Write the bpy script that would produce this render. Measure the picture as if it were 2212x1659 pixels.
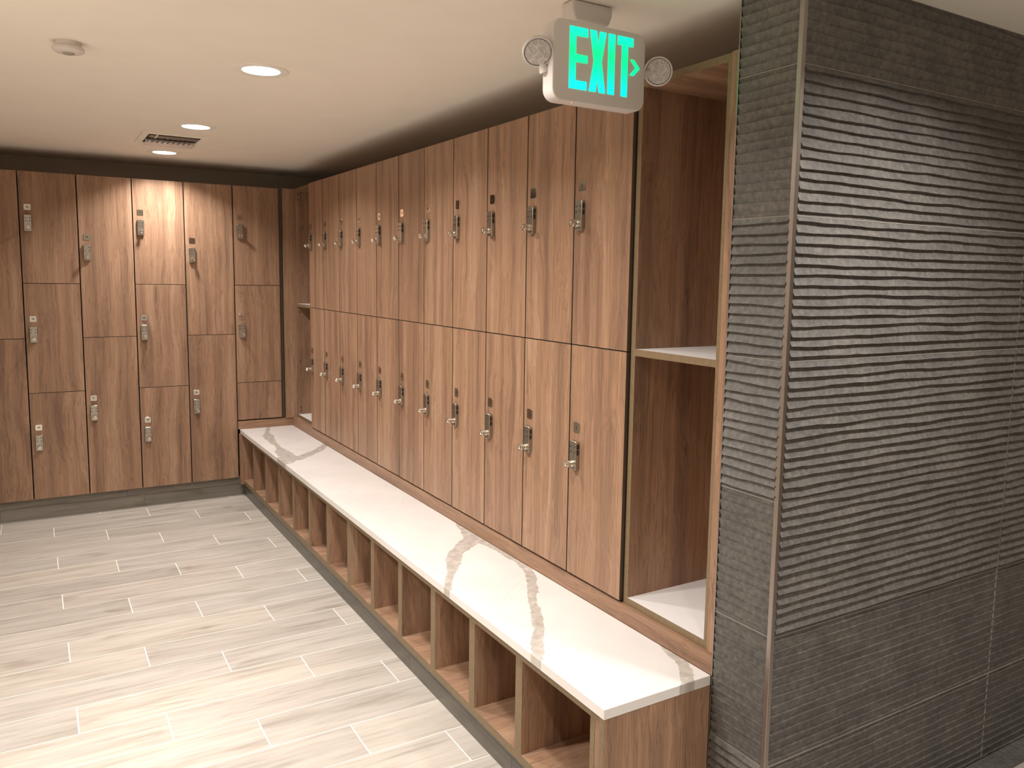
import bpy, bmesh, math, random
from mathutils import Vector, Matrix, noise
random.seed(7)
sc = bpy.context.scene
for o in list(bpy.data.objects): bpy.data.objects.remove(o)
COL = sc.collection

# ------------------------------------------------------------------ camera
FPX, PX, PY = 1748.05, 34.32, -31.24
yaw, pit, rol = math.radians(31.4455), math.radians(-6.5403), math.radians(0.9505)
fw = Vector((math.sin(yaw)*math.cos(pit), math.cos(yaw)*math.cos(pit), math.sin(pit)))
rt = Vector((math.cos(yaw), -math.sin(yaw), 0)); up = rt.cross(fw)
r2 = rt*math.cos(rol) + up*math.sin(rol); u2 = -rt*math.sin(rol) + up*math.cos(rol)
cam = bpy.data.cameras.new('camera'); camo = bpy.data.objects.new('camera', cam); COL.objects.link(camo)
m = Matrix((r2, u2, -fw)).transposed().to_4x4(); m.translation = Vector((-1.5577, -1.5119, 1.5637))
camo.matrix_world = m
cam.sensor_width = 36; cam.lens = FPX/2212*36; cam.shift_x = -PX/2212; cam.shift_y = PY/2212
cam.clip_start = 0.02; sc.camera = camo

# ------------------------------------------------------------------ world, exposure
w = bpy.data.worlds.new('world'); sc.world = w; w.use_nodes = True
w.node_tree.nodes['Background'].inputs[0].default_value = (0.9, 0.75, 0.6, 1)
w.node_tree.nodes['Background'].inputs[1].default_value = 0.02
vs = sc.view_settings; vs.view_transform = 'Standard'; vs.look = 'None'; vs.gamma = 1
vs.use_curve_mapping = False; vs.exposure = 0.0
sc.cycles.use_denoising = True; sc.cycles.max_bounces = 10; sc.cycles.diffuse_bounces = 6
sc.cycles.sample_clamp_indirect = 6; sc.cycles.caustics_reflective = False; sc.cycles.caustics_refractive = False

ZC = 2.285            # ceiling
LIGHTS = [  # x, y, power, label
    (-0.820, 1.568, 15.5, 'large glowing recessed ceiling downlight, nearest of the three in the picture'),
    (-0.820, 2.930, 14.5, 'glowing recessed ceiling downlight just in front of the air vent'),
    (-0.829, 4.000, 11, 'glowing recessed ceiling downlight between the air vent and the back wall lockers'),
    (-0.900, 0.340, 14, 'recessed ceiling downlight overhead beside the exit sign, above the picture edge'),
    (0.290, -0.800, 17, 'recessed ceiling downlight in front of the broad ribbed tile wall'),
    (-1.300, -2.000, 24, 'added unseen downlight behind the camera that lifts the ceiling bounce'),  # added lamp, unseen; its bounce brightens the ceiling
    (-1.900, 0.800, 34, 'recessed ceiling downlight by the left wall, outside the picture'),
]
LCOL = (1.0, 0.95, 0.90)
for i, (x, y, pw, _) in enumerate(LIGHTS):
    l = bpy.data.lights.new('downlight_lamp', 'AREA'); l.shape = 'DISK'; l.size = 0.125
    l.energy = pw; l.color = LCOL; l.spread = math.radians(125 if i == 2 else 142)
    lo = bpy.data.objects.new('downlight_lamp', l); COL.objects.link(lo); lo.location = (x, y, ZC-0.004)

# ------------------------------------------------------------------ materials
def nt(name):
    mt = bpy.data.materials.new(name); mt.use_nodes = True
    t = mt.node_tree; b = t.nodes['Principled BSDF']
    return mt, t, b
def N(t, typ, **k):
    n = t.nodes.new(typ)
    for a, v in k.items(): setattr(n, a, v)
    return n
def lk(t, a, b): t.links.new(a, b)
def plain(name, col, rough=0.6, metal=0.0, emis=None, es=0.0, noise_amt=0.0, scale=40):
    mt, t, b = nt(name)
    b.inputs['Base Color'].default_value = (*col, 1); b.inputs['Roughness'].default_value = rough
    b.inputs['Metallic'].default_value = metal
    if emis:
        b.inputs['Emission Color'].default_value = (*emis, 1); b.inputs['Emission Strength'].default_value = es
    if noise_amt > 0:
        g = N(t, 'ShaderNodeNewGeometry'); n = N(t, 'ShaderNodeTexNoise'); n.inputs['Scale'].default_value = scale
        n.inputs['Detail'].default_value = 5; lk(t, g.outputs['Position'], n.inputs['Vector'])
        r = N(t, 'ShaderNodeValToRGB'); r.color_ramp.elements[0].position = .3; r.color_ramp.elements[1].position = .7
        r.color_ramp.elements[0].color = (*[c*(1-noise_amt) for c in col], 1)
        r.color_ramp.elements[1].color = (*[min(1, c*(1+noise_amt)) for c in col], 1)
        lk(t, n.outputs['Fac'], r.inputs[0]); lk(t, r.outputs[0], b.inputs['Base Color'])
    return mt
def ramp(t, src, stops):
    r = N(t, 'ShaderNodeValToRGB'); cr = r.color_ramp
    while len(cr.elements) < len(stops): cr.elements.new(0.5)
    for e, (p, c) in zip(cr.elements, stops):
        e.position = p; e.color = (*c, 1) if len(c) == 3 else c
    lk(t, src, r.inputs[0]); return r
def streaks(t, vec, scale3, detail=4, rough=.55, dist=0.0):
    mp = N(t, 'ShaderNodeMapping'); mp.inputs['Scale'].default_value = scale3; lk(t, vec, mp.inputs['Vector'])
    n = N(t, 'ShaderNodeTexNoise'); n.inputs['Scale'].default_value = 1; n.inputs['Detail'].default_value = detail
    n.inputs['Roughness'].default_value = rough; n.inputs['Distortion'].default_value = dist
    lk(t, mp.outputs[0], n.inputs['Vector']); return n.outputs['Fac']
def mixc(t, fac, a, b, mode='MIX'):
    mx = N(t, 'ShaderNodeMix', data_type='RGBA', blend_type=mode)
    if isinstance(fac, float): mx.inputs[0].default_value = fac
    else: lk(t, fac, mx.inputs[0])
    for s, v in ((6, a), (7, b)):
        if isinstance(v, tuple): mx.inputs[s].default_value = (*v, 1)
        else: lk(t, v, mx.inputs[s])
    return mx.outputs[2]
def wood(name, axis, tone=1.0):
    """laminate with straight grain along the world axis 0/1/2"""
    mt, t, b = nt(name)
    g = N(t, 'ShaderNodeNewGeometry'); oi = N(t, 'ShaderNodeObjectInfo')
    mu = N(t, 'ShaderNodeMath', operation='MULTIPLY'); mu.inputs[1].default_value = 37.0; lk(t, oi.outputs['Random'], mu.inputs[0])
    cv = N(t, 'ShaderNodeCombineXYZ')
    for k in range(3): lk(t, mu.outputs[0], cv.inputs[k])
    ad = N(t, 'ShaderNodeVectorMath', operation='ADD'); lk(t, g.outputs['Position'], ad.inputs[0]); lk(t, cv.outputs[0], ad.inputs[1])
    # gentle wander of the grain lines
    wn = streaks(t, ad.outputs[0], tuple(1.6 if k == axis else 5.0 for k in range(3)), 2)
    ws = N(t, 'ShaderNodeMath', operation='MULTIPLY'); ws.inputs[1].default_value = 0.10; lk(t, wn, ws.inputs[0])
    wv = N(t, 'ShaderNodeCombineXYZ')
    for k in range(3):
        if k != axis: lk(t, ws.outputs[0], wv.inputs[k])
    ad2 = N(t, 'ShaderNodeVectorMath', operation='ADD'); lk(t, ad.outputs[0], ad2.inputs[0]); lk(t, wv.outputs[0], ad2.inputs[1])
    v = ad2.outputs[0]
    S = lambda hi, lo: tuple(lo if k == axis else hi for k in range(3))
    A = streaks(t, v, S(17, .35), 3); Bn = streaks(t, v, S(70, 1.0), 4, .6); Cn = streaks(t, v, S(300, 2.6), 3, .6)
    T = lambda c: tuple(x*tone for x in c)
    r1 = ramp(t, A, [(.34, T((.232, .136, .089))), (.45, T((.296, .178, .113))), (.55, T((.345, .205, .128))), (.66, T((.385, .250, .165)))])
    r2_ = ramp(t, Bn, [(.32, (.70, .66, .63)), (.44, (.94, .93, .92)), (.56, (1, 1, 1)), (.70, (1.12, 1.12, 1.11))])
    r3 = ramp(t, Cn, [(.34, (.66, .63, .61)), (.47, (.97, .97, .97)), (.66, (1.15, 1.14, 1.13))])
    c = mixc(t, .75, r1.outputs[0], r2_.outputs[0], 'MULTIPLY'); c = mixc(t, .8, c, r3.outputs[0], 'MULTIPLY')
    lk(t, c, b.inputs['Base Color']); b.inputs['Roughness'].default_value = .42
    b.inputs['Specular IOR Level'].default_value = .35
    bp = N(t, 'ShaderNodeBump'); bp.inputs['Strength'].default_value = .12; bp.inputs['Distance'].default_value = .001
    lk(t, Cn, bp.inputs['Height']); lk(t, bp.outputs[0], b.inputs['Normal'])
    return mt
WZ = wood('wood_laminate_upright', 2); WY = wood('wood_laminate_along_bench', 1, .95); WX = wood('wood_laminate_across', 0)
EDGE = plain('olive_edge_band', (.20, .140, .076), .5, noise_amt=.12, scale=90)
EDGED = plain('edge_band_shaded', (.075, .052, .030), .6)  # edge band in a darker colour so gaps and door sides read as shaded
CARC = plain('carcass_shadow_gap', (.02, .014, .010), .8)  # carcass coloured near-black so the door gaps read as deep shade
WHITE = plain('white_melamine', (.80, .78, .77), .4)
DARK = plain('dark_void', (.012, .009, .007), .8)
SCREW = plain('dark_red_cap', (.09, .035, .025), .6)
STEEL = plain('satin_nickel', (.44, .41, .36), .32, 1.0)
STEELK = plain('bright_nickel', (.70, .66, .58), .22, 1.0)
PLATE = plain('polished_plate', (.62, .58, .52), .12, 1.0)
INK = plain('ink', (.03, .025, .022), .5)
BLACK = plain('black_plastic', (.012, .012, .012), .45)
BTN = plain('dark_keys', (.09, .08, .07), .25, 0.6)
PLAST = plain('white_plastic', (.70, .655, .63), .42)
PLASTG = plain('grey_lens', (.33, .31, .29), .3)
STRIP = plain('brushed_steel_trim', (.36, .32, .29), .36, 1.0)
PAINT = plain('ceiling_paint', (.92, .88, .80), .9, noise_amt=.015, scale=6)
WPAINT = plain('wall_paint', (.50, .44, .36), .9)
WREAR = plain('rear_wall_white', (.85, .83, .80), .8)
LENS = plain('lit_lens', (1, 1, 1), .5, emis=(1, .93, .84), es=9)
RED = plain('red_indicator', (.9, .3, .2), .4, emis=(1, .35, .25), es=1.4)
RINGM = plain('downlight_ring_white', (.88, .85, .80), .6)
GALV = plain('vent_metal_grey', (.13, .13, .13), .45, .6)

def glow_letters():
    mt, t, b = nt('lit_green_letters')
    g = N(t, 'ShaderNodeNewGeometry'); s = N(t, 'ShaderNodeSeparateXYZ'); lk(t, g.outputs['Position'], s.inputs[0])
    mr = N(t, 'ShaderNodeMapRange'); mr.inputs[1].default_value = 2.054; mr.inputs[2].default_value = 2.209; lk(t, s.outputs['Z'], mr.inputs[0])
    r = ramp(t, mr.outputs[0], [(0, (0, 1.0, .66)), (.3, (0, 1.0, .34)), (.55, (0, 1.0, .22)), (.85, (0, 1.0, .46)), (1, (0, 1.0, .70))])
    b.inputs['Base Color'].default_value = (0, .10, .06, 1)
    lk(t, r.outputs[0], b.inputs['Emission Color']); b.inputs['Emission Strength'].default_value = 1.5
    return mt
GREEN = glow_letters()
def led_lens():
    mt, t, b = nt('clear_led_lens')
    g = N(t, 'ShaderNodeNewGeometry'); v = N(t, 'ShaderNodeTexVoronoi'); v.inputs['Scale'].default_value = 75
    lk(t, g.outputs['Position'], v.inputs['Vector'])
    r = ramp(t, v.outputs['Distance'], [(0, (.75, .72, .68)), (.35, (.45, .42, .40)), (.8, (.66, .62, .58))])
    lk(t, r.outputs[0], b.inputs['Base Color']); b.inputs['Roughness'].default_value = .12
    b.inputs['Coat Weight'].default_value = .6
    bp = N(t, 'ShaderNodeBump'); bp.inputs['Distance'].default_value = .002; lk(t, v.outputs['Distance'], bp.inputs['Height']); lk(t, bp.outputs[0], b.inputs['Normal'])
    return mt
LED = led_lens()
def plank_mat(name, base, tint, rough=.38, axis=0):
    mt, t, b = nt(name)
    g = N(t, 'ShaderNodeNewGeometry'); oi = N(t, 'ShaderNodeObjectInfo')
    mu = N(t, 'ShaderNodeMath', operation='MULTIPLY'); mu.inputs[1].default_value = 61.0; lk(t, oi.outputs['Random'], mu.inputs[0])
    cv = N(t, 'ShaderNodeCombineXYZ'); lk(t, mu.outputs[0], cv.inputs[0]); lk(t, mu.outputs[0], cv.inputs[1])
    ad = N(t, 'ShaderNodeVectorMath', operation='ADD'); lk(t, g.outputs['Position'], ad.inputs[0]); lk(t, cv.outputs[0], ad.inputs[1])
    S = lambda hi, lo: (lo, hi, hi) if axis == 0 else (hi, lo, hi)
    A = streaks(t, ad.outputs[0], S(13, 1.5), 5, .62, .25); Bn = streaks(t, ad.outputs[0], S(55, 3.5), 4, .6, .3); K = streaks(t, ad.outputs[0], S(9, 3.0), 2, .5, .8)
    L = lambda k: tuple(x*k for x in base)
    r1 = ramp(t, A, [(.30, tuple(a*.74*b_ for a, b_ in zip(base, (1, .97, .93)))), (.44, L(.92)), (.6, L(1.05)), (.75, L(1.13))])
    r2_ = ramp(t, Bn, [(.33, (.80, .78, .76)), (.5, (1, 1, 1)), (.7, (1.05, 1.05, 1.05))])
    r3 = ramp(t, K, [(.27, (.74, .70, .66)), (.36, (1, 1, 1))])
    rr = ramp(t, oi.outputs['Random'], [(0, (.88, .875, .865)), (.35, (1, .985, .965)), (.7, (.95, .955, .955)), (1, (1.08, 1.06, 1.03))])
    c = mixc(t, .9, r1.outputs[0], r2_.outputs[0], 'MULTIPLY'); c = mixc(t, .8, c, r3.outputs[0], 'MULTIPLY'); c = mixc(t, 1.0, c, rr.outputs[0], 'MULTIPLY')
    lk(t, c, b.inputs['Base Color']); b.inputs['Roughness'].default_value = rough
    bp = N(t, 'ShaderNodeBump'); bp.inputs['Strength'].default_value = .15; bp.inputs['Distance'].default_value = .001
    lk(t, Bn, bp.inputs['Height']); lk(t, bp.outputs[0], b.inputs['Normal'])
    return mt
PLANK = plank_mat('porcelain_plank', (.505, .465, .42), 1, .40)
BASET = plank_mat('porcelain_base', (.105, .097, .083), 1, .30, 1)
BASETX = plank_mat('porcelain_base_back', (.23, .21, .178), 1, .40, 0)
GROUT = plain('pale_grout', (.84, .80, .74), .8)
GROUTD = plain('grey_grout', (.30, .275, .245), .85)
def slate():
    mt, t, b = nt('charcoal_ribbed_tile')
    g = N(t, 'ShaderNodeNewGeometry')
    def nz(s, d=5):
        n = N(t, 'ShaderNodeTexNoise'); n.inputs['Scale'].default_value = s; n.inputs['Detail'].default_value = d
        lk(t, g.outputs['Position'], n.inputs['Vector']); return n.outputs['Fac']
    a, c_, d = nz(7), nz(70), nz(420, 2)
    r1 = ramp(t, a, [(.3, (.112, .106, .099)), (.7, (.155, .144, .130))])
    r2_ = ramp(t, c_, [(.3, (.70, .70, .70)), (.55, (1, 1, 1)), (.74, (1.32, 1.30, 1.25))])
    r3 = ramp(t, d, [(.35, (.85, .85, .85)), (.62, (1.02, 1.02, 1.02)), (.74, (1.9, 1.85, 1.75))])
    col = mixc(t, 1.0, r1.outputs[0], r2_.outputs[0], 'MULTIPLY'); col = mixc(t, .8, col, r3.outputs[0], 'MULTIPLY')
    lk(t, col, b.inputs['Base Color']); b.inputs['Roughness'].default_value = .62
    bp = N(t, 'ShaderNodeBump'); bp.inputs['Strength'].default_value = .8; bp.inputs['Distance'].default_value = .0022
    lk(t, c_, bp.inputs['Height']); lk(t, bp.outputs[0], b.inputs['Normal'])
    return mt
SLATE = slate()

# veined quartz: every vein is a chain of tapered capsules in the plane of the slab
VEINS = [
    [(-.171, 4.275, .015), (-.227, 4.083, .014), (-.254, 3.944, .034), (-.276, 3.769, .024), (-.280, 3.614, .018), (-.289, 3.515, .020), (-.296, 3.410, .045), (-.304, 3.259, .052), (-.345, 3.150, .060), (-.372, 3.138, .060)],
    [(-.307, 3.250, .060), (-.279, 3.190, .050), (-.219, 3.229, .036), (-.155, 3.299, .030), (-.087, 3.363, .028), (.0, 3.501, .024)],
    [(.02, 1.66, .012), (.0, 1.556, .026), (-.028, 1.419, .032), (-.088, 1.349, .040), (-.183, 1.261, .031), (-.228, 1.185, .029), (-.281, 1.094, .018), (-.340, .992, .013), (-.370, .945, .016)],
    [(-.029, 1.389, .040), (-.013, 1.308, .023), (-.009, 1.229, .018), (-.010, 1.119, .014), (-.008, 1.056, .017), (-.020, .987, .019), (-.068, .870, .018), (-.116, .785, .019), (-.167, .704, .015), (-.207, .610, .018), (-.245, .541, .018), (-.298, .460, .018), (-.352, .385, .018), (-.370, .362, .020)],
    [(.005, .245, .009), (-.007, .192, .016), (-.018, .134, .018), (-.042, .089, .017), (-.069, .052, .018), (-.095, .026, .018)],
]
HAIRS = [[(-.173, .727), (-.224, .666), (-.316, .588)], [(-.063, .919), (-.108, .885), (-.288, .731)], [(-.176, 2.429), (-.250, 2.324), (-.324, 2.228)], [(-.05, 2.1), (-.09, 2.02), (-.11, 1.95)]]
def seg_group():
    gt = bpy.data.node_groups.new('vein_segment', 'ShaderNodeTree')
    for nm, ty in (('P', 'NodeSocketVector'), ('A', 'NodeSocketVector'), ('BA', 'NodeSocketVector'), ('inv', 'NodeSocketFloat'), ('r0', 'NodeSocketFloat'), ('dr', 'NodeSocketFloat')):
        gt.interface.new_socket(nm, in_out='INPUT', socket_type=ty)
    gt.interface.new_socket('d', in_out='OUTPUT', socket_type='NodeSocketFloat')
    gi = gt.nodes.new('NodeGroupInput'); go = gt.nodes.new('NodeGroupOutput')
    def VM(op): n = gt.nodes.new('ShaderNodeVectorMath'); n.operation = op; return n
    def M(op): n = gt.nodes.new('ShaderNodeMath'); n.operation = op; return n
    L = gt.links.new
    pa = VM('SUBTRACT'); L(gi.outputs['P'], pa.inputs[0]); L(gi.outputs['A'], pa.inputs[1])
    dt = VM('DOT_PRODUCT'); L(pa.outputs[0], dt.inputs[0]); L(gi.outputs['BA'], dt.inputs[1])
    h = M('MULTIPLY'); h.use_clamp = True; L(dt.outputs['Value'], h.inputs[0]); L(gi.outputs['inv'], h.inputs[1])
    s = VM('SCALE'); L(gi.outputs['BA'], s.inputs[0]); L(h.outputs[0], s.inputs['Scale'])
    q = VM('SUBTRACT'); L(pa.outputs[0], q.inputs[0]); L(s.outputs[0], q.inputs[1])
    ln = VM('LENGTH'); L(q.outputs[0], ln.inputs[0])
    rr = M('MULTIPLY_ADD'); L(h.outputs[0], rr.inputs[0]); L(gi.outputs['dr'], rr.inputs[1]); L(gi.outputs['r0'], rr.inputs[2])
    d = M('SUBTRACT'); L(ln.outputs['Value'], d.inputs[0]); L(rr.outputs[0], d.inputs[1]); L(d.outputs[0], go.inputs[0])
    return gt
def marble():
    mt, t, b = nt('veined_white_quartz'); gt = seg_group()
    g = N(t, 'ShaderNodeNewGeometry'); fl = N(t, 'ShaderNodeVectorMath', operation='MULTIPLY'); fl.inputs[1].default_value = (1, 1, 0)
    lk(t, g.outputs['Position'], fl.inputs[0])
    def warp(vec, scale, amt, det):
        n = N(t, 'ShaderNodeTexNoise'); n.inputs['Scale'].default_value = scale; n.inputs['Detail'].default_value = det; lk(t, vec, n.inputs['Vector'])
        s = N(t, 'ShaderNodeVectorMath', operation='SUBTRACT'); s.inputs[1].default_value = (.5, .5, .5); lk(t, n.outputs['Color'], s.inputs[0])
        k = N(t, 'ShaderNodeVectorMath', operation='MULTIPLY'); k.inputs[1].default_value = (amt, amt, 0); lk(t, s.outputs[0], k.inputs[0])
        a = N(t, 'ShaderNodeVectorMath', operation='ADD'); lk(t, vec, a.inputs[0]); lk(t, k.outputs[0], a.inputs[1]); return a.outputs[0]
    p1 = warp(fl.outputs[0], 11, .030, 2); p2 = warp(p1, 95, .016, 3)
    def chain(pts, P):
        cur = None
        for (a, c) in zip(pts[:-1], pts[1:]):
            n = N(t, 'ShaderNodeGroup'); n.node_tree = gt; lk(t, P, n.inputs['P'])
            A = Vector((a[0], a[1], 0)); B = Vector((c[0], c[1], 0)); ba = B-A
            n.inputs['A'].default_value = A; n.inputs['BA'].default_value = ba; n.inputs['inv'].default_value = 1/ba.length_squared
            n.inputs['r0'].default_value = a[2]; n.inputs['dr'].default_value = c[2]-a[2]
            if cur is None: cur = n.outputs[0]
            else:
                mn = N(t, 'ShaderNodeMath', operation='MINIMUM'); lk(t, cur, mn.inputs[0]); lk(t, n.outputs[0], mn.inputs[1]); cur = mn.outputs[0]
        return cur
    def allmin(lst):
        c = lst[0]
        for o in lst[1:]:
            mn = N(t, 'ShaderNodeMath', operation='MINIMUM'); lk(t, c, mn.inputs[0]); lk(t, o, mn.inputs[1]); c = mn.outputs[0]
        return c
    dv = allmin([chain(v, p2) for v in VEINS]); dh = allmin([chain([(x, y, .0004) for x, y in v], p1) for v in HAIRS])
    inner = N(t, 'ShaderNodeTexNoise'); inner.inputs['Scale'].default_value = 32; inner.inputs['Detail'].default_value = 4; lk(t, p2, inner.inputs['Vector'])
    vc = ramp(t, inner.outputs['Fac'], [(.3, (.41, .38, .34)), (.5, (.485, .45, .41)), (.62, (.54, .51, .465)), (.72, (.63, .60, .56))])
    cl = N(t, 'ShaderNodeTexNoise'); cl.inputs['Scale'].default_value = 5; lk(t, g.outputs['Position'], cl.inputs['Vector'])
    wc = ramp(t, cl.outputs['Fac'], [(.3, (.725, .695, .675)), (.7, (.78, .755, .735))])
    def mask(src, lo, hi):
        mr = N(t, 'ShaderNodeMapRange'); mr.inputs[1].default_value = lo; mr.inputs[2].default_value = hi; mr.inputs[3].default_value = 1; mr.inputs[4].default_value = 0
        lk(t, src, mr.inputs[0]); return mr.outputs[0]
    hm = N(t, 'ShaderNodeMath', operation='MULTIPLY'); hm.inputs[1].default_value = .28; lk(t, mask(dh, 0, .0035), hm.inputs[0])
    c = mixc(t, hm.outputs[0], wc.outputs[0], (.55, .51, .47)); c = mixc(t, mask(dv, -.001, .0012), c, vc.outputs[0])
    lk(t, c, b.inputs['Base Color']); b.inputs['Roughness'].default_value = .26
    return mt
MARBLE = marble()

# ------------------------------------------------------------------ mesh helpers
class MB:
    def __init__(s): s.v = []; s.f = []; s.m = []; s.mats = []
    def mi(s, mt):
        if mt not in s.mats: s.mats.append(mt)
        return s.mats.index(mt)
    def box(s, x0, x1, y0, y1, z0, z1, mt, **fm):
        if x0 > x1: x0, x1 = x1, x0
        if y0 > y1: y0, y1 = y1, y0
        b = len(s.v)
        s.v += [(x0, y0, z0), (x1, y0, z0), (x1, y1, z0), (x0, y1, z0), (x0, y0, z1), (x1, y0, z1), (x1, y1, z1), (x0, y1, z1)]
        for k, f in dict(zn=(0, 3, 2, 1), zp=(4, 5, 6, 7), yn=(0, 1, 5, 4), xp=(1, 2, 6, 5), yp=(2, 3, 7, 6), xn=(3, 0, 4, 7)).items():
            s.f.append(tuple(b+i for i in f)); s.m.append(s.mi(fm.get(k, mt)))
        return s
    def lathe(s, prof, mt, axis=2, n=32, cx=0, cy=0, cz=0, mats=None):
        """prof: (radius, height) pairs, revolved about the axis"""
        b = len(s.v)
        for (r, h) in prof:
            for k in range(n):
                a = 2*math.pi*k/n; c, d = r*math.cos(a), r*math.sin(a)
                p = {2: (c, d, h), 1: (c, h, -d) if False else (c, h, d), 0: (h, c, d)}[axis]
                s.v.append((p[0]+cx, p[1]+cy, p[2]+cz))
        for i in range(len(prof)-1):
            for k in range(n):
                k2 = (k+1) % n
                s.f.append((b+i*n+k, b+i*n+k2, b+(i+1)*n+k2, b+(i+1)*n+k)); s.m.append(s.mi(mats[i] if mats else mt))
        for i, rev in ((0, True), (len(prof)-1, False)):
            if prof[i][0] > 1e-6:
                s.f.append(tuple(b+i*n+k for k in range(n))[::-1 if rev else 1]); s.m.append(s.mi((mats[min(i, len(mats)-1)] if mats else mt)))
        return s
    def prism(s, pts, y0, y1, mt):
        """outline in x,z given counter-clockwise seen from -y, extruded y0 (front) to y1"""
        b = len(s.v); n = len(pts)
        s.v += [(x, y0, z) for x, z in pts] + [(x, y1, z) for x, z in pts]
        s.f.append(tuple(range(b, b+n))); s.m.append(s.mi(mt)); s.f.append(tuple(range(b+2*n-1, b+n-1, -1))); s.m.append(s.mi(mt))
        for k in range(n):
            k2 = (k+1) % n; s.f.append((b+k, b+n+k, b+n+k2, b+k2)); s.m.append(s.mi(mt))
        return s
    def mesh(s, name, bevel=0, smooth=0, seg=1):
        me = bpy.data.meshes.new(name); me.from_pydata(s.v, [], s.f)
        for mt in s.mats: me.materials.append(mt)
        me.polygons.foreach_set('material_index', s.m); me.update()
        bm = bmesh.new(); bm.from_mesh(me)
        bmesh.ops.recalc_face_normals(bm, faces=bm.faces)
        if bevel: bmesh.ops.bevel(bm, geom=[e for e in bm.edges if e.calc_face_angle(0) > .6], offset=bevel, segments=seg, affect='EDGES', profile=.5)
        bm.to_mesh(me); bm.free()
        if smooth:
            me.shade_smooth(); me.set_sharp_from_angle(angle=math.radians(smooth))
        return me
def link(name, me, parent=None, loc=(0, 0, 0)):
    o = bpy.data.objects.new(name, me); COL.objects.link(o); o.location = loc
    if parent: o.parent = parent
    return o
def part(name, mb, parent, loc=(0, 0, 0), bevel=0, smooth=0, seg=1): return link(name, mb.mesh(name, bevel, smooth, seg), parent, loc)
def thing(name, label, cat, loc=(0, 0, 0), rz=0, group=None):
    o = bpy.data.objects.new(name, None); COL.objects.link(o); o.location = loc; o.rotation_euler = (0, 0, rz); o.empty_display_size = .05
    o['label'] = label; o['category'] = cat
    if group: o['group'] = group
    return o
def tag(o, label, cat, group=None):
    o['label'] = label; o['category'] = cat
    if group: o['group'] = group
    return o
def struct(name, mb, parent=None, **k):
    o = part(name, mb, parent, **k); o['kind'] = 'structure'; return o

# ------------------------------------------------------------------ dimensions read off the photograph
W = 0.305; ZT, ZM, ZB = 2.1428, 1.3382, 0.538; Y0 = 3.8048; D = 4.2645
ZBT = 0.475; XF = -0.3677; YB = 0.035; YC = -0.1665
XL, XR, YR, YBK, XRW = -2.26, 2.40, -3.2, D+.47, .42

# ------------------------------------------------------------------ room shell
struct('floor', MB().box(XL-.1, XR+.1, YR-.1, YBK+.1, -.12, -.0005, GROUT))
FL = bpy.data.objects['floor']
P, LEN, XSH = 0.19892, 0.8055, 0.26850
def plank_piece(x0, x1, y0, y1):
    x0 = max(x0, XL); x1 = min(x1, XR); 
    if x1-x0 < .006: return
    if y1-y0 < .006: return
    part('plank', MB().box(x0, x1, y0, y1, -.010, 0, PLANK), FL)
for k in range(-1, 38):
    yt = 4.2556 - k*P; yb = yt-P
    y1, y0 = yt-.0020, yb+.0020
    if k == -1: y0, y1 = 4.2556+.0013, 4.3075
    y0 = max(y0, YR)
    if y1 - y0 < .01: continue
    xa = -.9785 + .0019*k + (k % 3)*XSH
    xmax = XR if y0 < YC-.001 else -.342
    m0 = math.floor((XL-xa)/LEN)
    for mth in range(m0, m0+8):
        a = xa + mth*LEN + .0022; b = xa + (mth+1)*LEN - .0022
        if a > xmax: break
        plank_piece(a, min(b, xmax), y0, y1)
struct('ceiling', MB().box(XL-.1, XR+.1, YR-.1, YBK+.1, ZC, ZC+.1, PAINT))
struct('wall_back', MB().box(XL, XR, YBK, YBK+.1, 0, ZC, WPAINT))
struct('wall_left', MB().box(XL-.1, XL, YR, YBK, 0, ZC, WPAINT))
struct('wall_rear', MB().box(XL, XR, YR-.1, YR, 0, ZC, WREAR))
struct('wall_far_right', MB().box(XR, XR+.1, YR, YC+.2, 0, ZC, WPAINT))
struct('wall_behind_lockers', MB().box(XRW, XRW+.1, YB+.001, YBK, 0, ZC, WPAINT))

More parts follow.
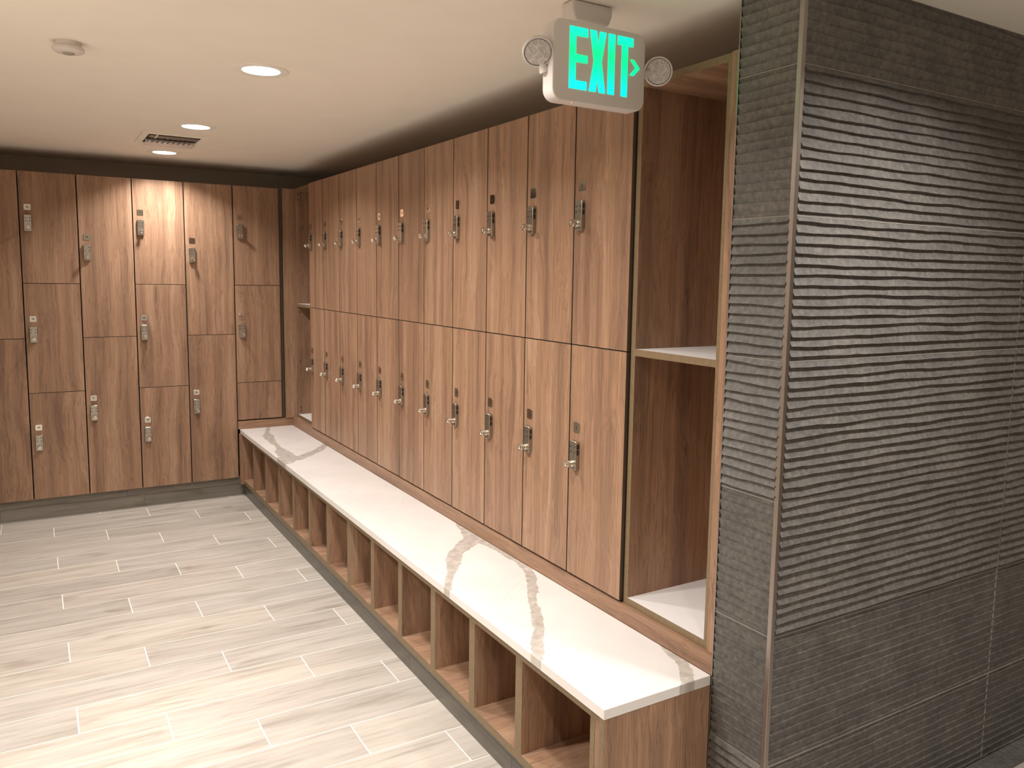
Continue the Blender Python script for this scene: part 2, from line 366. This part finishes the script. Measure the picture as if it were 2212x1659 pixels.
# ------------------------------------------------------------------ ribbed tile pier
struct('wall_right', MB().box(.0062, XR, YC+.0052, YB, 0, ZC, GROUTD))
PIER = bpy.data.objects['wall_right']
TH = .3525; PITCH = TH/14
def rib_tile(w_, h, flip, seed, nseg, a=.0095):
    """ribbed tile: u 0..w_, z 0..h, ribs stand out towards -y; concave ribs that flare towards the lip"""
    mb = MB(); led = [0.0]; z = h
    zs = []; k = 0
    # ledges measured from the top of the tile
    zz = h - PITCH*.5
    while zz > .004: zs.append(zz); zz -= PITCH
    lines = [h] + zs + [0.0]
    T = (0.0, .10, .28, .52, .78, 1.0)
    rows = []   # (ledge index top, t, out)
    def wob(i, u): 
        if i == 0 or i == len(lines)-1: return 0.0
        return .0040*noise.noise(Vector((u*6+seed*9.1, i*3.7+seed, 0))) + .0016*noise.noise(Vector((u*22+seed, i*5.3, 3)))
    def amp(i, u): return a*(.62 if flip else 1)*(1+.35*noise.noise(Vector((u*5, i*2.1+seed, 8))))
    grid = []
    for i in range(len(lines)-1):        # cell between ledge i (top) and i+1 (bottom)
        full = (lines[i]-lines[i+1])/PITCH
        for t in T:
            row = []
            for s in range(nseg+1):
                u = w_*s/nseg; zt = lines[i]+wob(i, u); zb = lines[i+1]+wob(i+1, u)
                zz = zt+(zb-zt)*t
                q = t
                if i == 0: q = 1-full*(1-t) if not flip else 1-full*(1-t)
                if i == len(lines)-2: q = t*full
                o = (q**1.7) if not flip else ((1-q)**1.7)
                if i == 0 and not flip: o = q**1.7
                av = amp(i, u)
                row.append((u, -o*av, zz))
            grid.append(row)
    for r in grid: mb.v += r
    n = nseg+1; mi = mb.mi(SLATE)
    for i in range(len(grid)-1):
        for s in range(nseg):
            mb.f.append((i*n+s, (i+1)*n+s, (i+1)*n+s+1, i*n+s+1)); mb.m.append(mi)
    # rim to the back
    b0 = len(mb.v); back = .009
    mb.v += [(0, back, h), (w_, back, h), (w_, back, 0), (0, back, 0)]
    top = list(range(0, n)); bot = [(len(grid)-1)*n+s for s in range(n)]
    mb.f.append(tuple([b0, b0+1]+top[::-1])); mb.m.append(mi)
    mb.f.append(tuple([b0+2, b0+3]+bot)); mb.m.append(mi)
    mb.f.append(tuple([b0+3, b0]+[i*n for i in range(len(grid))])); mb.m.append(mi)
    mb.f.append(tuple([b0+1, b0+2]+[i*n+nseg for i in range(len(grid))][::-1])); mb.m.append(mi)
    return mb.mesh('wall_tile', smooth=35)
joints = [2.285] + [2.072-TH*k for k in range(6)] + [0.0]
FLIP_N = [1, 1, 1, 0, 0, 1, 1]; FLIP_N = [1, 1, 0, 0, 1, 1, 0]
FLIP_W = [1, 0, 0, 0, 0, 1, 1]
g_ = .0013
for r in range(7):
    zt_, zb_ = joints[r], joints[r+1]
    h = zt_-zb_-2*g_
    o = link('wall_tile', rib_tile(.1865, h, FLIP_N[r], 11+r, 14), PIER, (.0045, YB-.001-.0035, zb_+g_)); o.rotation_euler = (0, 0, -math.pi/2)
    for c, (xa, xb) in enumerate(((.0135, 1.0375), (1.0405, 2.10), (2.103, XR))):
        nseg = max(6, int((xb-xa)*46))
        link('wall_tile', rib_tile(xb-xa, h, FLIP_W[r] if c == 0 else FLIP_W[r], 31+r*3+c, nseg), PIER, (xa, YC+.0045, zb_+g_))
for jz in joints[1:-1]:
    part('grout_line', MB().box(.0132, XR, YC+.0006, YC+.0060, jz-.0010, jz+.0010, GROUTD), PIER)
    part('grout_line', MB().box(.0012, .0065, YC+.0130, YB-.004, jz-.0010, jz+.0010, GROUTD), PIER)
for jx in (1.039, 2.1015): part('grout_line', MB().box(jx-.0012, jx+.0012, YC+.0010, YC+.0060, 0, ZC, GROUTD), PIER)
struct('trim_1', MB().box(-.0015, .0125, YC-.0015, YC+.0125, 0, ZC, STRIP), bevel=.0012)
struct('trim_2', MB().box(-.0005, .010, YB-.0035, YB, 0, ZC, STRIP))
struct('baseboard_right', MB().box(.02, XR, YC-.070, YC, 0, .012, SLATE))

# ------------------------------------------------------------------ toe kicks in floor tile
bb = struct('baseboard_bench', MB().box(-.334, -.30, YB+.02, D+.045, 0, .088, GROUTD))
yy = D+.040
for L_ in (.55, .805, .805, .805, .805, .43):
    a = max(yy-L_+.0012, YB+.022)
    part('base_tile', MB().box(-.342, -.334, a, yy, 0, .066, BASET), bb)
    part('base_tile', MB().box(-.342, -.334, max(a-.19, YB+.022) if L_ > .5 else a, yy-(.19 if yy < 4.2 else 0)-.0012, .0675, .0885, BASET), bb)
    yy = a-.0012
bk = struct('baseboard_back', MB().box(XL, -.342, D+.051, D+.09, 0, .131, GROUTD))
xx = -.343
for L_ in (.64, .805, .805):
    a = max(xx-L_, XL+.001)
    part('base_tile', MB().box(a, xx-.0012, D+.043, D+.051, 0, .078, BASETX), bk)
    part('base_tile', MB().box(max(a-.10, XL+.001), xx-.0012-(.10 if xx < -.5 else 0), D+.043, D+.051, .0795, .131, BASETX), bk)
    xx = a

# ------------------------------------------------------------------ lockers
_font = {}
def digits_mesh(s, size=.0165):
    if s in _font: return _font[s]
    cu = bpy.data.curves.new('digits', 'FONT'); cu.body = s; cu.size = size; cu.align_x = 'CENTER'; cu.align_y = 'CENTER'; cu.extrude = .0003; cu.offset = .0004
    cu.resolution_u = 3
    o = bpy.data.objects.new('tmp', cu); COL.objects.link(o)
    dg = bpy.context.evaluated_depsgraph_get(); dg.update()
    me = bpy.data.meshes.new_from_object(o.evaluated_get(dg)); bpy.data.objects.remove(o)
    for v in me.vertices: v.co = (v.co.x, -v.co.z, v.co.y)
    me.materials.clear(); me.materials.append(INK); me.name = 'plate_digits'; _font[s] = me
    return me
def rrect(wd, ht, r, n=4):
    pts = []
    for cx, cz, a0 in ((wd/2-r, -ht/2+r, -90), (wd/2-r, ht/2-r, 0), (-wd/2+r, ht/2-r, 90), (-wd/2+r, -ht/2+r, 180)):
        for k in range(n+1):
            a = math.radians(a0+90*k/n); pts.append((cx+r*math.cos(a), cz+r*math.sin(a)))
    return pts
case_me = MB().prism(rrect(.039, .098, .005, 3), -.015, 0, STEEL).mesh('lock_case', bevel=.0013, smooth=40)
KN = MB().lathe([(.0105, 0), (.0105, -.007), (.0078, -.009), (.0078, -.016), (.0122, -.0185), (.0130, -.026), (.0115, -.0285), (.0078, -.0285), (.0060, -.0255), (.0001, -.0250)], STEELK, axis=1, n=24)
knob_me = KN.mesh('lock_knob', smooth=45)
kb = MB()
for kx in (-.011, .011):
    for kz in (.012, .030): kb.lathe([(.0031, -.0145), (.0031, -.0160), (.0022, -.0166)], BTN, axis=1, n=10, cx=kx, cz=kz)
keys_me = kb.mesh('keypad')
wheel_me = MB().box(-.0012, .0012, -.0040, .0040, -.0085, .0085, BLACK).mesh('code_wheel', bevel=.0006)
plate_me = MB().prism(rrect(.037, .037, .006, 4), -.0022, 0, PLATE).mesh('number_plate', bevel=.0006, smooth=40)
_doors = {}
def door_mesh(wd, ht):
    key = (round(wd, 4), round(ht, 4))
    if key not in _doors:
        _doors[key] = MB().box(0, wd, 0, .0125, 0, ht, EDGED, yn=WZ).mesh('door', bevel=.0006)
    return _doors[key]
def locker(label, loc, rz, wd, doors, H, group, gap=.0028, gz=.0014):
    """doors: (z0, z1, number, plate z) with z measured from the locker base"""
    t = thing('locker', label, 'locker', loc, rz, group)
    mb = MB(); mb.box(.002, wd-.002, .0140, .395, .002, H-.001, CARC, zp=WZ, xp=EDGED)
    part('body', mb, t)
    for (z0, z1, num, pz) in doors:
        d = link('door', door_mesh(wd-2*gap, z1-z0-2*gz), t, (gap, 0, z0+gz))
        if num is None: continue
        ux, uz = .0445-gap, pz-(z0+gz)
        link('number_plate', plate_me, d, (ux, 0, uz)); link('plate_digits', digits_mesh(num), d, (ux, -.0024, uz))
        link('lock_case', case_me, d, (ux-.001, 0, uz-.0945)); link('lock_knob', knob_me, d, (ux+.001, -.0145, uz-.0945-.0275))
        link('keypad', keys_me, d, (ux-.001, 0, uz-.0945)); 
        for sx in (-1, 1):
            for sz in (.011, .031): link('code_wheel', wheel_me, d, (ux-.001+sx*.0195, -.0075, uz-.0945+sz))
    return t
ordn = ['first', 'second', 'third', 'fourth', 'fifth', 'sixth', 'seventh', 'eighth', 'ninth', 'tenth', 'eleventh']
for i in range(11):
    far = ordn[i]; near = ordn[10-i]
    if i == 10: lab = 'two-door wood-grain locker nearest the camera, next to the tall open shelf and ribbed tile wall'
    elif i == 0: lab = 'two-door wood-grain locker at the far end of the bench, next to the corner open shelf'
    elif i < 5: lab = 'two-door wood-grain locker over the bench, %s from the far corner open shelf' % far
    else: lab = 'two-door wood-grain locker over the bench, %s from the near open shelf by the tile wall' % near
    n1 = 21-2*i; H = ZT-ZB
    locker(lab, (0, Y0-i*W, ZB), -math.pi/2, W, [(0, ZM-ZB, str(n1+1), 1.0575-ZB), (ZM-ZB, H, str(n1), 1.862-ZB)], H, 'two-door lockers above the bench')
XB = [-2.2195, -1.9138, -1.6078, -1.3012, -.9935, -.6884, -.3812, -.0733]
ZB0 = .1338; J2, J3A, J3B = 1.1386, 1.4742, .8016; H0 = ZT-ZB0
back = [(2, '37', '38', None, 'three-door wood-grain locker at the left end of the back wall'),
        (1, '35', '36', None, 'two-door wood-grain locker cut off by the left picture edge'),
        (2, '32', '33', '34', 'three-door wood-grain back wall locker with plates 32, 33 and 34'),
        (1, '30', '31', None, 'two-door wood-grain back wall locker with plates 30 and 31'),
        (2, '27', '28', '29', 'three-door wood-grain back wall locker with plates 27, 28 and 29 under the far downlight'),
        (1, '25', '26', None, 'two-door wood-grain back wall locker with plates 25 and 26, beside the bench end'),
        (3, '23', '24', None, 'wood-grain back wall locker above the bench end with plates 23 and 24')]
for i, (kind, a, b, c, lab) in enumerate(back):
    z = lambda v: v-ZB0
    wd = XB[i+1]-XB[i]; base = ZB0
    if kind == 1: ds = [(z(J2), H0, a, z(1.763)), (0, z(J2), b, z(.752))]
    elif kind == 2: ds = [(z(J3A), H0, a, z(1.930)), (z(J3B), z(J3A), b, z(1.258)), (0, z(J3B), c, z(.587))]
    else:
        base = .5385; z = lambda v: v-.5385
        ds = [(z(J3A), ZT-base, a, z(1.930)), (z(J3B), z(J3A), b, z(1.258)), (0, z(J3B), None, 0)]
    locker(lab, (XB[i], D, base), 0, wd, ds, ZT-base, 'lockers on the back wall')
# ------------------------------------------------------------------ open shelf units (open towards -x)
def shelf_unit(name, label, y0, y1, x0, caps_y=None):
    z0, z1, zs = .5328, 2.1475, (1.3275, 1.3485)
    t = thing(name, label, 'shelf', (0, 0, z0)); Z = lambda v: v-z0
    tk = .0195
    part('side_panel', MB().box(x0, .40, y0, y0+tk, 0, Z(z1), WZ, xn=EDGE), t)
    part('side_panel', MB().box(x0, .40, y1-tk, y1, 0, Z(z1), WZ, xn=EDGE), t)
    part('back_panel', MB().box(.385, .395, y0+tk, y1-tk, 0, Z(z1), WZ), t)
    part('top_panel', MB().box(x0, .384, y0+tk, y1-tk, Z(z1)-.020, Z(z1), WX, xn=EDGE), t)
    part('shelf_board', MB().box(x0, .384, y0+tk, y1-tk, Z(zs[0]), Z(zs[1]), WX, xn=EDGE, zp=WHITE), t)
    part('bottom_panel', MB().box(x0, .384, y0+tk, y1-tk, 0, .0225, WX, xn=EDGE, zp=WHITE), t)
    if caps_y:
        for zz in (2.107, 2.072, 1.288, .940, .602, .579):
            part('dowel_cap', MB().lathe([(.0055, 0), (.0055, -.0012), (.004, -.0016)], SCREW, axis=1, n=12), t, (x0+.020, caps_y, Z(zz)))
    return t
s1 = shelf_unit('open_shelf', 'tall open wooden shelf with white shelf tops beside the ribbed tile wall', .0640, .4475, .0135)
part('filler_strip', MB().box(.006, .020, YB+.001, .0630, 0, 1.615, EDGE, xn=WZ), s1)
s2 = shelf_unit('open_shelf', 'narrow-looking open shelf in the far corner between the two locker runs', Y0+.001, D-.006, .0340, D-.006-.0195)

part('filler_panel', MB().box(XB[7]+.022, .0335, D-.012, D+.004, 0, ZT-.5325, EDGE, yn=WZ), s2)
part('filler_panel', MB().box(XB[7]+.002, XB[7]+.021, D+.012, D+.024, 0, ZT-.5325, EDGED), s2)  # recessed filler, darkened so the slot beside the locker reads as shade

# ------------------------------------------------------------------ ledge under the lockers
pl = thing('locker_plinth', 'horizontal wood strip between the white bench top and the lockers', 'plinth', (0, YB, ZBT))
part('long_strip', MB().box(0, .40, YB+.001, D, 0, .0570, WY), pl, (0, -YB, 0))
part('short_strip', MB().box(XB[6]+.002, .40, D, D+.3, 0, .0570, WX), pl, (0, -YB, 0))

# ------------------------------------------------------------------ bench
top = MB().box(XF, -.0012, YB+.0005, D-.0008, ZBT-.0285, ZBT, MARBLE)
tag(part('quartz_countertop', top, None, bevel=.0012), 'long white quartz bench top with grey veins under the lockers', 'bench top')
bn = thing('bench', 'long wooden bench base with a row of open shoe cubbies', 'bench', (0, YB, .0895)); Z = lambda v: v-.0895
zt_, zf, bx = .4460, .1180, -.3530
def bp_(name, mb): return part(name, mb, bn, (0, -YB, -.0895))
bp_('top_rail', MB().box(bx, -.02, YB+.035, D-.001, .4178, zt_, WX, xn=EDGE))
bp_('bottom_panel', MB().box(bx, -.02, YB+.035, D-.001, .0895, zf, WX, xn=EDGE))
bp_('back_panel', MB().box(-.030, -.018, YB+.035, D-.001, zf, .4178, WZ))
cuts = [3.944-.312, 3.3008, 2.9915, 2.6755, 2.3668, 2.0544, 1.7399, 1.4322, 1.1182, .8080, .5006]
cuts = [3.9535, 3.6220, 3.3040, 2.9925, 2.6800, 2.3680, 2.0550, 1.7430, 1.4330, 1.1190, .8085, .5005]
for c in cuts: bp_('divider', MB().box(bx, -.031, c-.0385, c, zf, .4178, WZ, xn=EDGE))
bp_('divider', MB().box(bx, -.031, D-.026, D-.001, zf, .4178, WZ, xn=EDGE))
bp_('filler_strip', MB().box(-.3765, bx, D-.026, D-.002, .0895, zt_, WZ))
bp_('divider', MB().box(bx, -.018, .0930, .1130, .0895, .4178, WZ, xn=EDGE))
bp_('filler_strip', MB().box(bx+.0005, -.018, .0585, .0925, .0895, zt_, WZ, xn=WZ))
bp_('end_panel', MB().box(-.3655, -.0006, YB+.0022, .0580, .0, zt_, WZ, xn=EDGE))

# ------------------------------------------------------------------ downlights
ring_me = MB().lathe([(.0655, 0), (.0655, -.0015), (.092, -.0045), (.097, -.0025), (.0975, 0)], RINGM, n=48).mesh('trim_ring', smooth=50)
lens_me = MB().lathe([(.0001, -.0022), (.0655, -.0022)], LENS, n=48).mesh('lens')
for (x, y, pw, lab) in LIGHTS:
    t = thing('recessed_downlight', lab, 'ceiling light', (x, y, ZC), 0, 'recessed ceiling downlights')
    link('trim_ring', ring_me, t); link('lens', lens_me, t)

# ------------------------------------------------------------------ occupancy sensor
t = thing('ceiling_sensor', 'small round white sensor on the ceiling, upper left', 'sensor', (-1.425, 1.560, ZC))
part('base', MB().lathe([(.0375, 0), (.0375, -.016)], PLAST, n=40), t, smooth=50)
part('cover', MB().lathe([(.043, -.016), (.047, -.019), (.047, -.027), (.040, -.032), (.018, -.0335)], PLAST, n=40), t, smooth=40)
part('sensor_lens', MB().lathe([(.018, -.0335), (.016, -.0365), (.008, -.039), (.0001, -.040)], PLASTG, n=32), t, smooth=50)

# ------------------------------------------------------------------ ceiling vent
t = thing('ceiling_vent', 'white rectangular air vent in the ceiling between two downlights', 'vent', (-.865, 3.440, ZC))
fr = MB(); ox, oy, ix, iy = .165, .205, .130, .165
fr.box(-ox, ox, -oy, -iy, -.006, 0, PAINT).box(-ox, ox, iy, oy, -.006, 0, PAINT).box(-ox, -ix, -iy, iy, -.006, 0, PAINT).box(ix, ox, -iy, iy, -.006, 0, PAINT)
part('vent_frame', fr, t, bevel=.002)
part('duct_shade_sheet', MB().box(-ix, ix, -iy, iy, -.0015, -.0005, DARK), t)  # flat near-black sheet stands for the shade inside the vent opening
part('vane_backing', MB().box(-.122, .125, -.118, -.020, -.0045, -.002, GALV), t)
for k in range(9):
    x = -.108+k*.0265
    part('vane', MB().box(x-.009, x+.004, -.020, .062, -.0205, -.0195, PLAST), t)
part('curved_blade', MB().box(-.128, .128, .040, .044, -.021, -.002, PLAST), t)
part('curved_blade', MB().box(-.128, .128, .044, .158, -.0215, -.0185, PLAST), t)
part('damper_lever', MB().box(-.093, -.084, -.160, -.030, -.0075, -.0045, WHITE), t)

# ------------------------------------------------------------------ exit sign
YS = .295
es = thing('exit_sign', 'white ceiling exit sign with green letters, arrow and two lamp heads', 'exit sign', (-.2425, YS, ZC)); SX = .2425
KS = .975; es.location = camo.matrix_world.translation*(1-KS)+Vector((-.2425, YS, ZC))*KS; es.scale = (KS, KS, KS)
def ep(name, mb, par=es, **k): return part(name, mb, par, **k)
zc_ = 2.123-ZC
hp = [(x, z+zc_) for x, z in rrect(.303, .205, .030, 7)]
ep('housing', MB().prism(hp, 0, .048, PLAST), bevel=.004, seg=3, smooth=50)
ep('canopy', MB().prism([(-.050, .0175), (-.050, -.008), (-.040, -.033), (.072, -.033), (.082, -.008), (.082, .0175)], .062, .118, PLAST), bevel=.006, seg=2, smooth=50)
ep('canopy_screw', MB().lathe([(.0055, -.030), (.0055, -.0318), (.003, -.0322)], PLASTG, n=14), loc=(.018, .084, -.003))
def letter(polys, nm='letter'):
    mb = MB()
    for pl_ in polys: mb.prism([(x+SX, z-ZC) for x, z in pl_], -.0018, .001, GREEN)
    return ep(nm, mb)
z0, z1 = 2.054, 2.2095; S = .0195
def R4(a, b, c, d): return [(a, c), (b, c), (b, d), (a, d)]
e0, e1 = -.3425, -.2872
letter([[(e0, z0), (e1, z0), (e1, z0+.0215), (e0+S, z0+.0215), (e0+S, 2.1225), (e1+.001, 2.1225), (e1+.001, 2.1415), (e0+S, 2.1415), (e0+S, z1-.0215), (e1+.001, z1-.0215), (e1+.001, z1), (e0, z1)]])
x0, x1 = -.2785, -.2262; cx = (x0+x1)/2; q = .0205
letter([[(x0, z0), (x0+q, z0), (cx, z0+.036), (x1-q, z0), (x1, z0), (cx+.0125, 2.1318), (x1, z1), (x1-q, z1), (cx, z1-.036), (x0+q, z1), (x0, z1), (cx-.0125, 2.1318)]])
letter([R4(-.2178, -.1967, z0, z1)])
letter([[(-.1725, z0), (-.1530, z0), (-.1530, z1-.0225), (-.1353, z1-.0225), (-.1353, z1), (-.1875, z1), (-.1875, z1-.0225), (-.1725, z1-.0225)]])
ax0, ax1, az = -.1436, -.1112, 2.1335; hh = .0205
letter([[(ax0-.001, az-hh), (ax0+.0125, az-hh), (ax1, az), (ax0+.0125, az+hh), (ax0, az+hh), (ax1-.0135, az)]], 'arrow')
ep('indicator_light', MB().lathe([(.0022, 0), (.0015, -.001)], RED, n=10), loc=(-.082, .012, 2.0205-ZC))
def lamp_head(pos, nrm, arm_to):
    q_ = Vector(nrm).normalized().to_track_quat('-Y', 'Z')
    r = .040
    h = ep('lamp_head', MB().lathe([(.010, .046), (.022, .042), (.031, .030), (r, .010), (r, 0), (r-.002, -.0015), (r-.0045, -.0010), (r-.0055, .002)], PLAST, axis=1, n=36), smooth=40)
    h.location = (pos[0]+SX, pos[1]-YS, pos[2]-ZC); h.rotation_euler = q_.to_euler()
    l = link('lamp_lens', MB().lathe([(r-.0058, .003), (r-.0060, -.0005), (.022, -.0022), (.0001, -.0028)], LED, axis=1, n=36).mesh('lamp_lens', smooth=40), h)
    link('lens_gap_ring', MB().lathe([(r-.0046, .0005), (r-.0046, -.0009), (r-.0062, -.0009), (r-.0062, .0005)], BLACK, axis=1, n=36).mesh('lens_gap_ring'), h)  # black ring stands for the dark gap between rim and lens
    pos = tuple(Vector(pos)-Vector(nrm).normalized()*.026); a = Vector(arm_to)-Vector(pos); L_ = a.length
    arm = ep('lamp_arm', MB().lathe([(.012, 0), (.010, L_*.6), (.013, L_)], PLAST, n=16), smooth=50)
    arm.location = (pos[0]+SX, pos[1]-YS, pos[2]-ZC); arm.rotation_euler = a.to_track_quat('Z', 'Y').to_euler()
lamp_head((-.428, .312, 2.134), (-.30, -.74, -.62), (-.396, .330, 2.092))
lamp_head((-.024, .318, 2.144), (-.58, -.80, -.28), (-.092, .335, 2.120))
